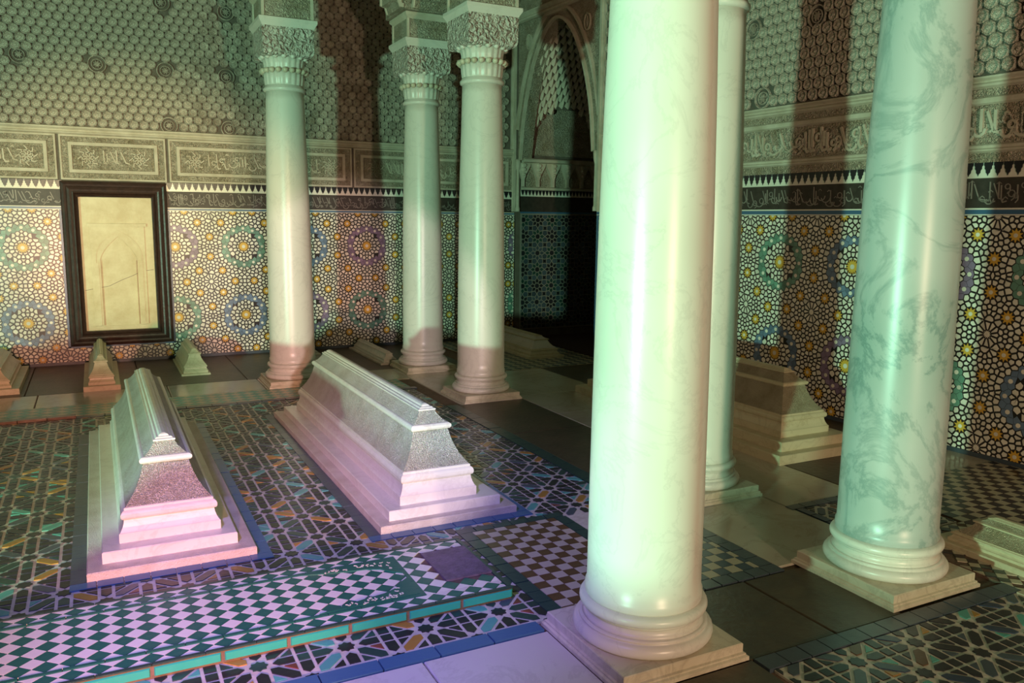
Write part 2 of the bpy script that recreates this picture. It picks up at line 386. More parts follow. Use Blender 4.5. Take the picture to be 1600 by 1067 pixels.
# checker panels: square tiles set on the diagonal or straight
def checker(name, x0, x1, y0, y1, s, ca, cb, diag=False, cap=300, bedm='grout', parent=None, z0=0, holes=(), hwid=.0012, skip=0.0):
    if parent is None: parent = bed(name, x0, x1, y0, y1, bedm, .0005); z0 = .0022
    out = []
    if diag:
        rows = max(1, round((y1-y0)/s)); sy = (y1-y0)/rows; ni = int((x1-x0)/s)+3
        for i in range(-1, 2*ni):
            for j in range(0, 2*rows+1):
                cx, cy = x0+i*s/2, y0+j*sy/2
                if (i+j) % 2: continue
                k = ca if (j % 2) else cb
                p = [(cx-s/2, cy), (cx, cy-sy/2), (cx+s/2, cy), (cx, cy+sy/2)]
                q = clip_rect(p, x0, x1, y0, y1)
                if q: q = inset(q, hwid)
                if len(q) < 3 or area(q) < 3e-5: continue
                c = cen(q)
                if any(h[0] < c[0] < h[1] and h[2] < c[1] < h[3] for h in holes): continue
                if random.random() < skip: continue
                out.append((q, k))
    else:
        for i in range(int((x1-x0)/s)+1):
            for j in range(int((y1-y0)/s)+1):
                p = [(x0+i*s, y0+j*s), (x0+(i+1)*s, y0+j*s), (x0+(i+1)*s, y0+(j+1)*s), (x0+i*s, y0+(j+1)*s)]
                q = clip_rect(p, x0, x1, y0, y1)
                if q: q = inset(q, hwid)
                if len(q) < 3 or area(q) < 3e-5: continue
                if random.random() < skip: continue
                out.append((q, ca if (i+j) % 2 else cb))
    lay(out, parent, 'tile', TH, lambda a, b, c: (a, b, z0+c-.0025), lambda a, b: (a, b, z0), M, cap)
    return parent
border(1.475, 1.545, 2.455, 3.44, 't_dkgreen', 10); border(1.475, 2.06, 3.44, 3.50, 't_dkgreen', 6); border(2.0, 2.07, 2.455, 3.44, 't_dkgreen', 10)
checker('checker_panel', 1.545, 2.0, 2.47, 3.44, .058, 't_brown', 't_cream', False, 160)
checker('checker_panel', 2.12, 2.52, 2.535, 3.0, .062, 't_navy', 't_cream', False, 80)
border(2.07, 2.60, 2.46, 2.535, 't_slate', 6); border(2.52, 2.60, 2.535, 3.08, 't_slate', 6); border(2.07, 2.52, 3.0, 3.08, 't_slate', 5)
checker('checker_panel', 3.86, 5.1, 2.0, 3.1, .062, 't_black', 't_cream', False, 160)
checker('checker_panel', 3.34, 3.86, .9, 2.5, .062, 't_black', 't_cream', True, 60, skip=.25)
# marble slabs
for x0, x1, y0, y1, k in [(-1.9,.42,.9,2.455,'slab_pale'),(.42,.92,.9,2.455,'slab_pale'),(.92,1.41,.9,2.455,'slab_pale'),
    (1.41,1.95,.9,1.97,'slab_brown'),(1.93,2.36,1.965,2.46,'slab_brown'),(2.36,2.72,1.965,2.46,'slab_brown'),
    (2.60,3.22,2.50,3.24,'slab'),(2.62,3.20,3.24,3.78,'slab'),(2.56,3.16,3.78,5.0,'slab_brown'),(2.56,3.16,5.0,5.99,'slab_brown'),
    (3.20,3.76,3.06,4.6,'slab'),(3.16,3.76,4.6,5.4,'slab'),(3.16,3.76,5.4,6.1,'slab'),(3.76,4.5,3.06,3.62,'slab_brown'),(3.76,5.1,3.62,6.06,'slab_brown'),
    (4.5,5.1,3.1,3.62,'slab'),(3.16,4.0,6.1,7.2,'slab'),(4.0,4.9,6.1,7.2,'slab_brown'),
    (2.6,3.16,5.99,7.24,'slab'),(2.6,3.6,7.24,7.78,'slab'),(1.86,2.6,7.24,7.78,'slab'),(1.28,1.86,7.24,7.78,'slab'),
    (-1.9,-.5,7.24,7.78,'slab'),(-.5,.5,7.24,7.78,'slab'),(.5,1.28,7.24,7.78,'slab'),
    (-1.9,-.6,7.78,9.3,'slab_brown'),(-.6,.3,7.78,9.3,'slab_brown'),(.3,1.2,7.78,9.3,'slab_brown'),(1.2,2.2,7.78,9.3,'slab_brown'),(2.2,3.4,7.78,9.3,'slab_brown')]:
    slab(x0, x1, y0, y1, k)
checker('checker_panel', -1.9, 2.46, 6.84, 7.235, .10, 't_turq', 't_cream', True, 140)
border(-1.9, -.2, 6.765, 6.835, 't_brown', 9, .02); border(-.2, 2.5, 6.765, 6.835, 't_slate', 14)
checker('checker_panel', 3.6, 4.85, 7.2, 9.25, .11, 't_slate', 't_cream', True, 140)
checker('checker_panel', 2.46, 3.4, 8.5, 9.25, .11, 't_slate', 't_cream', True, 10) if False else None

# ------------------------------------------------------------------ the tiled grave platform
grave = empty('tiled_grave', (0,0,0), label='low grave platform paved with green and white diamond tiles, in the foreground', cat='grave')
PZ = .05
b = MB(); b.box((plat[0], plat[2]+.006, 0.0), (plat[1]-.006, plat[3], PZ-.006)); b.build('core', M['grout'], grave)
px0, px1, py0, py1 = plat
inner = (px0, 1.06, py0+.105, py1-.095)
stone = (1.19, 1.395, 2.90, 3.20)
fb0, fb1, bb0, bb1 = py0+.018, inner[2]-.020, inner[3]+.020, py1-.015
st_hole = [(stone[0]-.004, stone[1]+.004, stone[2]-.004, stone[3]+.004)]
for (a, c_, d_, e_, cp, hl) in ((px0, px1-.02, fb0, fb1, 60, ()), (px0, px1-.02, bb0, bb1, 60, ()), (px0, inner[1], inner[2], inner[3], 230, ()), (1.075, px1-.02, fb1, bb0, 60, st_hole)):
    checker('tiles', a, c_, d_, e_, .078, 't_green', 't_white', True, cp, parent=grave, z0=PZ-.002, holes=hl)
def strip(x0, x1, y0, y1, k, n, z0=PZ-.004, z1=PZ+.002, name='edge_tile', par=None):
    lx = (x1-x0) > (y1-y0)
    for q in range(n):
        a, c_ = q/n, (q+1)/n; bb = MB(); g = .0012
        if lx: bb.box((x0+(x1-x0)*a+g, y0+g, z0), (x0+(x1-x0)*c_-g, y1-g, z1+random.uniform(-.0006,.0006)))
        else: bb.box((x0+g, y0+(y1-y0)*a+g, z0), (x1-g, y0+(y1-y0)*c_-g, z1+random.uniform(-.0006,.0006)))
        bb.build(name, M[k], par or grave)
strip(px0, 1.06, inner[2]-.020, inner[2], 't_green', 24); strip(px0, 1.06, inner[3], inner[3]+.020, 't_green', 24)
strip(1.055, 1.075, inner[2]-.02, inner[3]+.02, 't_green', 6)
strip(px0, px1, py0, py0+.018, 't_dkgreen', 20); strip(px0, px1, py1-.015, py1, 't_dkgreen', 20); strip(px1-.02, px1, py0+.018, py1-.015, 't_dkgreen', 5)
# carved green corner tiles with lettering at the head of the inner field (an ogee outline)
def ogee(sgn):
    yc = inner[2] if sgn > 0 else inner[3]
    pts = [(1.055, yc), (1.055, yc+sgn*.155), (1.02, yc+sgn*.13), (.985, yc+sgn*.085), (.93, yc+sgn*.06), (.84, yc+sgn*.045), (.74, yc+sgn*.022), (.66, yc)]
    if sgn < 0: pts = pts[::-1]
    b = MB(); b.prism(pts, PZ-.003, PZ+.0035, flat_tf); return b.build('carved_corner', M['t_green'], grave)
for sg in (1, -1):
    oc = ogee(sg); sb = MB()
    rr = random.Random(5+sg); yc = inner[2] if sg > 0 else inner[3]
    for q in range(26):
        x = rr.uniform(.76, 1.04); ymax = .02+.1*max(0, (x-.95)/.1) ; y = yc+sg*rr.uniform(.012, .02+ymax)
        a = rr.uniform(0, 2*PI); pts = [(x+.011*math.cos(a+k*.7)*(1-.1*k), y+.008*math.sin(a+k*.7)) for k in range(4)]
        sb.ribbon(pts, .0035, PZ+.003, PZ+.0048, flat_tf)
    sb.build('lettering', M['t_white'], oc)
b = MB(); b.box((stone[0], stone[2], PZ-.004), (stone[1], stone[3], PZ+.004)); b.build('stone_plaque', M['mauve'], grave)
# long emerald bricks along the front edge
n = 15; L_ = (px1-px0)/n
for k in range(n):
    bb = MB(); x0 = px0+k*L_+.006; x1 = px0+(k+1)*L_-.006; e = .003
    bb.rings([[(x0,py0+.006,.008),(x1,py0+.006,.008),(x1,py0+.006,PZ-.010),(x0,py0+.006,PZ-.010)],
              [(x0+e,py0,.011),(x1-e,py0,.011),(x1-e,py0,PZ-.013),(x0+e,py0,PZ-.013)]], cap0=False)
    bb.build('edge_brick', M['t_emerald'], grave)
for k in range(3):
    bb = MB(); y0 = py0+.01+k*.185; y1 = y0+.175
    bb.box((px1-.006, y0, .008), (px1, y1, PZ-.010)); bb.build('edge_brick', M['t_emerald'], grave)

# ------------------------------------------------------------------ columns
CH = 48
SH = [(.202,.20),(.2045,.225),(.2035,.232),(.1995,.236)]
shaft_prof = [(.203,.198),(.206,.204),(.206,.232),(.201,.238),(.200,.30),(.199,.6),(.195,1.0),(.189,1.5),(.180,1.9),(.171,2.2),(.163,2.5),(.162,2.575)]
def make_column(m_shaft):
    root = empty('column')
    b = MB(); h = .265
    R = lambda q, z: [(-q,-q,z),(q,-q,z),(q,q,z),(-q,q,z)]
    b.rings([R(h,0),R(h,.014),R(h-.008,.018),R(h-.008,.024),R(h-.016,.027),R(h-.016,.056),R(h-.019,.059)]); b.build('plinth', M['marble_old'], root)
    b = MB(); prof = [(.215,.058)]
    for k in range(9): a = -PI/2+PI*k/8; prof.append((.222+.026*math.cos(a), .085+.026*math.sin(a)))
    prof += [(.226,.113),(.226,.121),(.216,.122)]
    b.lathe(prof); b.build('lower_torus', M['marble'], root)
    b = MB(); b.lathe([(.216,.121),(.207,.128),(.203,.138),(.203,.148),(.207,.153),(.210,.153),(.210,.158)]); b.build('scotia', M['marble'], root)
    b = MB(); prof = [(.205,.157)]
    for k in range(9): a = -PI/2+PI*k/8; prof.append((.208+.018*math.cos(a), .178+.019*math.sin(a)))
    prof += [(.203,.199)]
    b.lathe(prof); b.build('upper_torus', M['marble'], root)
    b = MB(); b.lathe(shaft_prof, 64); b.build('shaft', M[m_shaft], root)
    cap = empty('capital'); cap.parent = root
    b = MB(); b.lathe([(.163,2.574),(.176,2.580),(.181,2.592),(.181,2.602),(.172,2.612),(.166,2.618),(.166,2.628)]); b.build('neck_ring', M['marble'], cap)
    flute = lambda n, a_: (lambda a, z: 1+a_*abs(math.cos(n*a/2))-a_)
    b = MB(); b.lathe([(.163,2.627),(.168,2.64),(.172,2.68),(.178,2.735)], 96, mod=flute(20,.06)); b.build('lower_leaves', M['marble'], cap)
    b = MB()
    for k in range(20):
        a = 2*PI*(k+.5)/20; x, y = .186*math.cos(a), .186*math.sin(a)
        b.lathe([(.004,2.722),(.020,2.732),(.026,2.745),(.024,2.758),(.012,2.766),(.002,2.768)], 8, x, y)
    b.build('leaf_tips', M['marble_old'], cap)
    b = MB(); b.lathe([(.166,2.74),(.168,2.76),(.172,2.80),(.184,2.858)], 96, mod=flute(20,.06)); b.build('upper_leaves', M['marble'], cap)
    b = MB()
    for k in range(16):
        a = 2*PI*(k+.5)/16; x, y = .192*math.cos(a), .192*math.sin(a)
        b.lathe([(.004,2.838),(.018,2.846),(.024,2.858),(.018,2.872),(.002,2.878)], 8, x, y)
    b.build('leaf_curls', M['marble'], cap)
    b = MB(); R2 = lambda q, z: [(-q,-q,z),(q,-q,z),(q,q,z),(-q,q,z)]
    b.rings([R2(.185,2.855),R2(.208,2.868),R2(.215,2.90),R2(.218,3.09)]); b.build('carved_block', M['carved'], cap)
    b = MB(); b.rings([R2(.219,3.088),R2(.224,3.10),R2(.240,3.125),R2(.243,3.13),R2(.243,3.155),R2(.232,3.16)]); b.build('cornice', M['marble'], cap)
    imp = empty('impost'); imp.parent = root
    b = MB(); b.rings([R2(.205,3.158),R2(.205,3.335)]); b.build('block', M['stucco_carve'], imp)
    b = MB()
    for sx in (-1,1):
        for sy in (-1,1):
            b.box((sx*.205-.012, sy*.205-.012, 3.158), (sx*.205+.012, sy*.205+.012, 3.335))
    b.build('corner_bead', M['stucco_plain'], imp)
    b = MB(); b.rings([R2(.207,3.33),R2(.22,3.345),R2(.235,3.36),R2(.235,3.385),R2(.215,3.395)]); b.build('ledge', M['stucco_plain'], imp)
    b = MB(); b.rings([R2(.262,3.394),R2(.262,3.9)]); b.build('pier', M['stucco_carve'], imp)
    return root
COLS = [((1.672,2.235),'marble','thick white marble column nearest the camera, in front of the others'),
        ((2.955,2.25),'marble_green','green veined marble column at the right edge of the hall'),
        ((2.955,3.51),'marble','white marble column partly hidden behind the nearest column'),
        ((1.56,7.50),'marble','white marble column at far left, behind the long violet tomb'),
        ((2.90,7.68),'marble','middle column of the three far columns, slimmest in view'),
        ((2.89,6.26),'marble','right one of the three far columns, beside the muqarnas niche')]
protos = {}
for (x, y), mk, lab in COLS:
    if mk not in protos: c = protos[mk] = make_column(mk)
    else: c = copy_tree(protos[mk])
    c.location = (x, y, 0); props(c, lab, 'column', 'marble columns of the hall', 'thing')

# arcade walls above the columns, only their springing shows
def arch_wall(name, length, loc, rz, half=.17, z1=4.35):
    """opening between two piers, stepped lobed profile; local x from 0 (pier face) to length"""
    lobes = [(0,3.40),(.03,3.40),(.05,3.46),(.09,3.47),(.09,3.54),(.14,3.57),(.17,3.66),(.21,3.68),(.23,3.78)]
    prof = [(x, z) for x, z in lobes if x < length/2]
    for k in range(1, 6):
        t = k/6; prof.append((prof[len(lobes)-1][0]+(length/2-.23)*t if len(prof) >= len(lobes) else length/2*t, 3.78+.35*math.sin(t*PI/2)))
    prof = prof+[(length/2, 4.14)]+[(length-x, z) for x, z in reversed(prof)]
    b = MB(); n = len(prof)
    vs_ = [(x, s*half, z) for s in (-1,1) for x, z in prof]+[(x, s*half, z1) for s in (-1,1) for x, z in prof]
    fs = []
    for i in range(n-1):
        fs += [(i, i+1, 2*n+i+1, 2*n+i), (n+i+1, n+i, 3*n+i, 3*n+i+1), (i+1, i, n+i, n+i+1)]
    b.add(vs_, fs); o = b.build(name, M['stucco_carve'], None, loc, rz, kind='structure')
    rb = MB()
    for s in (-1,1):
        tf = (lambda s_: (lambda a, bb, c: (a, s_*(half+c), bb)))(s)
        rb.ribbon([(x, z+.02) for x, z in prof], .035, 0, .02, tf)
    rb.build('arch_moulding', M['stucco_plain'], o)
    return o
PH = .268
def span(a, b_): return b_-a-2*PH
arch_wall('wall_arcade_back', span(1.56, 2.90), (1.56+PH, 7.59, 0), 0)
arch_wall('wall_arcade_back', 2.7, (1.56-PH-2.7, 7.5, 0), 0)
arch_wall('wall_arcade_right', span(6.26, 7.68), (2.895, 6.26+PH, 0), PI/2)
arch_wall('wall_arcade_right', span(3.51, 6.26), (2.92, 3.51+PH, 0), PI/2)
arch_wall('wall_arcade_right', span(2.25, 3.51), (2.955, 2.25+PH, 0), PI/2)
arch_wall('wall_arcade_front', span(1.672, 2.955), (1.672+PH, 2.242, 0), 0)

# ------------------------------------------------------------------ tombs
# profile: (part, [(half-width fraction, z fraction)...]) of the body above the slabs
BODY = [('base_block', 'tomb', [(1.0,0),(1.0,.095),(.975,.105),(.955,.12)]),
        ('cyma', 'tomb', [(.955,.12),(.925,.15),(.90,.19),(.89,.225)]),
        ('roll_moulding', 'tomb', [(.89,.225),(.93,.235),(.95,.255),(.95,.285),(.93,.305),(.90,.318),(.88,.322),(.88,.345),(.855,.35)]),
        ('carved_panel', 'carved_fine', [(.855,.35),(.77,.40),(.68,.46),(.60,.53),(.53,.61),(.48,.69),(.455,.735)]),
        ('cornice', 'tomb', [(.455,.735),(.50,.74),(.525,.76),(.525,.785),(.49,.80),(.46,.805)]),
        ('upper_panel', 'carved_fine', [(.43,.805),(.34,.84),(.26,.885),(.205,.93)]),
        ('ridge_cap', 'tomb', [(.205,.93),(.225,.935),(.225,.95),(.18,.955),(.15,.97),(.11,.972),(.08,.99),(.03,1.0)])]
def tomb(name, label, slabs, body, ztop, m_=('tomb','carved_fine'), steps=(.04,.09), group='marble tombs', seam=None):
    """slabs: list of rects (x0,x1,y0,y1), body rect; all in world, root at base centre"""
    cx, cy = (body[0]+body[1])/2, (body[2]+body[3])/2
    root = empty(name, (cx, cy, 0), label=label, cat='tomb', group=group)
    z = 0.0
    for k, (x0,x1,y0,y1) in enumerate(slabs):
        z1 = steps[k]; b = MB(); e = .004
        q = lambda d, zz: [(x0+d-cx,y0+d-cy,zz),(x1-d-cx,y0+d-cy,zz),(x1-d-cx,y1-d-cy,zz),(x0+d-cx,y1-d-cy,zz)]
        b.rings([q(0,z), q(0,z1-e), q(e,z1)]); b.build('slab', M[m_[0] if k or m_[1]=='carved_fine' and m_[0]!='tomb' else 'tomb_slab' if m_[0]=='tomb' else m_[0]], root); z = z1
    hw = (body[1]-body[0])/2; hl = (body[3]-body[2])/2; H_ = ztop-z
    for nm, mk, pr in BODY:
        b = MB(); rg = []
        for f, zf in pr:
            ins = hw*(1-f); x, y, zz = hw-ins, hl-ins, z+zf*H_
            rg.append([(-x,-y,zz),(x,-y,zz),(x,y,zz),(-x,y,zz)])
        b.rings(rg); b.build(nm, M[m_[0] if mk == 'tomb' else m_[1]], root)
    return root
M['tomb_slab'] = mat('carved_slab_marble', (.62,.55,.47), .5, 0, (9,(.3,.6)), ('carve', 60, .35), rgb2=(.50,.42,.34))
M['tomb_y'] = veined('honey_tomb_marble', (.62,.54,.36), (.36,.28,.15), (.46,.38,.22), 5, .04, .35, .6)
M['carved_y'] = mat('honey_carved_marble', (.56,.48,.32), .55, 0, (9,(.3,.6)), ('carve', 70, .9), rgb2=(.40,.32,.19))
tomb('tomb', 'carved marble tomb glowing pink at its near end, behind the tiled grave platform', [(-.11,.57,3.62,6.16),(-.05,.50,3.70,6.09)], (.02,.44,3.78,6.0), .515)
tomb('tomb', 'long violet lit marble tomb in the centre, with carved sloping sides', [(1.14,1.87,3.60,6.22),(1.20,1.80,3.655,6.14)], (1.275,1.69,3.71,6.04), .55)
tomb('tomb', 'honey coloured marble tomb against the right wall, between two columns', [(3.72,4.46,3.62,6.06),(3.80,4.39,3.69,5.99)], (3.88,4.31,3.78,5.9), .535, ('tomb_y','carved_y'), (.06,.12))
tomb('tomb', 'low grave with slanting sides at the right edge, beside the green column', [(3.47,3.86,.7,2.40)], (3.51,3.80,.75,2.34), .16, ('tomb_y','carved_y'), (.03,.0), 'small graves')
tomb('tomb', 'small grave cut by the left edge, near the back wall', [(-1.02,-.64,7.9,9.1)], (-.99,-.70,7.95,9.05), .26, ('tomb_y','tomb_y'), (.05,0), 'small graves')
tomb('tomb', 'small pink ended grave in front of the wooden wall frame', [(-.16,.13,7.77,9.1)], (-.12,.09,7.82,9.05), .30, ('tomb_y','tomb_y'), (.045,0), 'small graves')
tomb('tomb', 'smallest grave by the back wall, right of the wooden frame', [(.66,.92,8.18,9.15)], (.68,.90,8.2,9.1), .25, ('tomb_y','tomb_y'), (.02,0), 'small graves')
tomb('tomb', 'thin low marble ridge on the floor between the far left columns', [(2.56,2.78,8.0,9.2)], (2.60,2.74,8.03,9.15), .13, ('tomb','tomb'), (.02,0), 'small graves')
tomb('tomb', 'low marble grave beside the dark niche, behind the far right column', [(4.12,4.56,7.68,9.15)], (4.16,4.52,7.72,9.1), .24, ('tomb_y','tomb'), (.03,0), 'small graves')
tomb('tomb', 'low grave glimpsed behind the far left column and the violet tomb', [(1.82,2.06,8.1,9.1)], (1.85,2.03,8.13,9.07), .16, ('tomb','tomb'), (.02,0), 'small graves')

tomb('tomb', 'unseen marble tomb added beyond the left edge to block low green light', [(-1.62,-1.02,.15,2.44)], (-1.52,-1.12,.2,2.40), .63, ('tomb','carved_fine'), (.05,0))  # added out of view to keep low green light off the pink tomb end

tomb('tomb', 'unseen marble tomb added far beyond the left edge to shade the small graves', [(-2.58,-1.96,2.2,3.9)], (-2.47,-2.07,2.27,3.83), .68, ('tomb','carved_fine'), (.05,0))  # added out of view to shade the small graves and the wall foot

# ------------------------------------------------------------------ walls
def wall_zellige_unit(Lx, Lz):
    """seeds of one repeat with ring rosettes at the corners and plain rosettes in the middle"""
    S = []; stars = []; dots = []       # (x,z,weight,colourclass)
    def ring(cx, cz, r, n, off, cls, w=0.0):
        for k in range(n):
            a = 2*PI*(k+off)/n; S.append((cx+r*math.cos(a), cz+r*math.sin(a), w, cls(k) if callable(cls) else cls))
    def rosette(cx, cz, n, rs, rp, cls):
        """sunburst star of radius rs with n long petals centred on radius rp"""
        S.append((cx, cz, 2*rp*rs-rp*rp, 'star')); ring(cx, cz, rp, n, 0, 'wht')
        st = []
        for k in range(2*n):
            a = PI*k/n; r = rs*(.62 if k % 2 == 0 else 1.08); st.append((cx+r*math.cos(a), cz+r*math.sin(a)))
        stars.append((st, cls)); dots.append((cx, cz, rs*.32))
    h, g = Lx/2, Lz/2
    rosette(0, 0, 16, .058, .090, 'yel'); ring(0,0,.140,16,.5,'wht'); ring(0,0,.182,24,.5,'ring'); ring(0,0,.210,24,0,'ring')
    for k in range(12): a = 2*PI*k/12; dots.append((.196*math.cos(a), .196*math.sin(a), .015))
    rosette(h, g, 12, .024, .056, 'wht')
    for (x, z) in [(h,.105),(h,-.105),(.10,g),(-.10,g)]+[(h+a*.118, g+b_*.118) for a in (-1,1) for b_ in (-1,1)]:
        rosette(x, z, 10, .042, .064, 'yel')
    W = lambda x, L: x-L*math.floor(x/L)
    S = [(W(x,Lx), W(z,Lz), w_, c) for x, z, w_, c in S]
    T = []
    def dist(a, b_):
        dx = abs(a[0]-b_[0]); dz = abs(a[1]-b_[1]); dx = min(dx, Lx-dx); dz = min(dz, Lz-dz); return math.hypot(dx, dz)
    S.sort(key=lambda q: 0 if q[3] == 'star' else 1)
    for q in S:
        if all(dist(q, t) > (.019 if t[3] != 'star' else .030) for t in T): T.append(q)
    n = 36; grid = [(Lx/2*i/n, Lz/2*j/n) for i in range(n+1) for j in range(n+1)]
    dmin = [min(dist(p, t)-(.02 if t[3] == 'star' else 0) for t in T) for p in grid]
    while True:
        i = max(range(len(grid)), key=lambda q: dmin[q])
        if dmin[i] < .030: break
        x, z = grid[i]; new = []
        for p in {(round(W(a,Lx),6), round(W(c_,Lz),6)) for a in (x,-x) for c_ in (z,-z)}:
            if all(dist(p, t) > .02 for t in new): new.append((p[0], p[1], 0.0, 'wht'))
        T += new
        for q, p in enumerate(grid): dmin[q] = min([dmin[q]]+[dist(p, t) for t in new])
    per = [(x+i*Lx, z+j*Lz, w_) for x, z, w_, _ in T for i in (-1,0,1) for j in (-1,0,1)]
    cells = []
    for x, z, w_, c in T:
        if c == 'star': continue
        R = .09; p = [(x-R,z-R),(x+R,z-R),(x+R,z+R),(x-R,z+R)]
        for (a, b_, wa) in per:
            dx, dz = a-x, b_-z; q2 = dx*dx+dz*dz
            if q2 < 1e-10 or q2 > .04: continue
            p = clip_half(p, dx, dz, (a*a+b_*b_-x*x-z*z-wa+w_)/2)
            if len(p) < 3: break
        q = inset(p, .0012 if c == 'ring' else .0062) if len(p) >= 3 else []
        if len(q) >= 3 and area(q) > 6e-5: cells.append((q, c))
    for st, cls in stars: cells.append((st, cls))
    for x, z, r in dots: cells.append(([(x+r*math.cos(PI*k/5), z+r*math.sin(PI*k/5)) for k in range(10)], 'dot'))
    return cells
LX, LZ = .69, .745
UNIT = wall_zellige_unit(LX, LZ)
def zellige(parent, x0, x1, z0, z1, org, world, cap, holes=()):
    out = []
    b = MB(); b.box((x0, -.010, z0), (x1, .002, z1)); bedo = b.build('zellige_bed', M['strap_black'], parent)
    for i in range(int((x0-org[0])/LX)-2, int((x1-org[0])/LX)+2):
        for j in range(-4, 4):
            rk = ['t_ringgreen','t_ringblue','t_ringpurple','t_ringgreen'][(i*3+j*2) % 4]
            for q, c in UNIT:
                p = [(a+org[0]+i*LX, d+org[1]+j*LZ) for a, d in q]; cc = cen(p)
                if cc[0] < x0-.05 or cc[0] > x1+.05 or cc[1] < z0-.05 or cc[1] > z1+.05: continue
                if any(h[0] < cc[0] < h[1] and h[2] < cc[1] < h[3] for h in holes): continue
                p = clip_rect(p, x0+.002, x1-.002, z0+.002, z1-.002)
                if len(p) < 3 or abs(area(p)) < 2e-5: continue
                if c == 'ring':
                    # colour of the nearest ring rosette
                    ii = round((cc[0]-org[0])/LX); jj = round((cc[1]-org[1])/LZ)
                    k = ['t_ringgreen','t_ringblue','t_ringpurple'][(ii+2*jj) % 3]
                else: k = {'dot':'dot','wht':'t_white','yel':'t_yellow'}[c]
                out.append((p, k))
    lay([t for t in out if t[1] != 'dot'], bedo, 'tile', .003, lambda a, b_, c: (a, -.0095-c, b_), world, M, cap)
    lay([(p, 't_white') for p, k in out if k == 'dot'], bedo, 'dot_tile', .0015, lambda a, b_, c: (a, -.0123-c, b_), world, M, 0)

# roundel of the scale-pattern stucco
def roundel_mesh(r=.047, n=10):
    b = MB(); R = []
    for q, h in ((1.0,0),(.96,.018),(.82,.026),(.70,.016),(.34,.012),(.22,.022)):
        R.append([(r*q*math.cos(2*PI*k/n), -h, r*q*math.sin(2*PI*k/n)) for k in range(n)])
    b.rings(R, cap0=False); return b
def scales(parent, x0, x1, z0, z1, world, cap=300, holes=(), pitch=.094):
    base = roundel_mesh(); me = base.mesh('roundel', M['stucco']); dz = pitch*.80
    pts = []
    j = 0; z = z0+.05
    while z < z1:
        x = x0+.05+(pitch/2 if j % 2 else 0)
        while x < x1-.04:
            if not any((x-h[0])**2+(z-h[1])**2 < h[2]**2 for h in holes): pts.append((x, z))
            x += pitch
        z += dz; j += 1
    pts.sort(key=lambda p: -proj_size(world(*p)))
    solo = [p for p in pts[:cap] if proj_size(world(*p)) > 0]; rest = MB()
    for p in pts[len(solo):]:
        rest.add([(v[0]+p[0], v[1]-.008, v[2]+p[1]) for v in base.v], base.f)
    for p in solo: link('roundel', me, parent, (p[0], -.008, p[1]))
    rest.build('roundel_field', M['stucco'], parent, kind='stuff')
def medallion(parent, x, z, r=.085):
    b = MB(); n = 24
    for (ra, rb_, h) in ((1.0,.86,.022),(.62,.50,.016)):
        R = [[(x+r*q*math.cos(2*PI*k/n), -.008-hh, z+r*q*math.sin(2*PI*k/n)) for k in range(n)] for q, hh in ((ra,0),(ra-.03,h),(rb_+.03,h),(rb_,0))]
        b.rings(R, cap0=False, cap1=False)
    st = []
    for k in range(16): st.append((x+r*(.44 if k % 2 else .22)*math.cos(PI*k/8), z+r*(.44 if k % 2 else .22)*math.sin(PI*k/8)))
    b.prism(st, .008, .026, wall_tf); return b.build('medallion', M['stucco'], parent)

tooth_poly = lambda s, h: [(-.46*s,0),(-.45*s,-.20*h),(-.36*s,-.28*h),(-.36*s,-.46*h),(-.24*s,-.56*h),(-.22*s,-.74*h),(-.08*s,-.84*h),(0,-h),(.08*s,-.84*h),(.22*s,-.74*h),(.24*s,-.56*h),(.36*s,-.46*h),(.36*s,-.28*h),(.45*s,-.20*h),(.46*s,0)]
def teeth(parent, x0, x1, ztop, h, pitch=.064, skip=()):
    b = MB(); b.box((x0,-.012,ztop-h*1.12),(x1,.002,ztop)); bd = b.build('merlon_band', M['t_white'], parent)
    p = tooth_poly(pitch, h); p = [(a, c) for a, c in p]
    t = MB(); t.prism(p[::-1] if area(p) < 0 else p, 0, .004, wall_tf); me = t.mesh('merlon_tile', M['t_black'])
    x = x0+pitch/2
    while x < x1:
        if not any(a < x < c for a, c in skip): link('merlon_tile', me, bd, (x, -.012, ztop))
        x += pitch

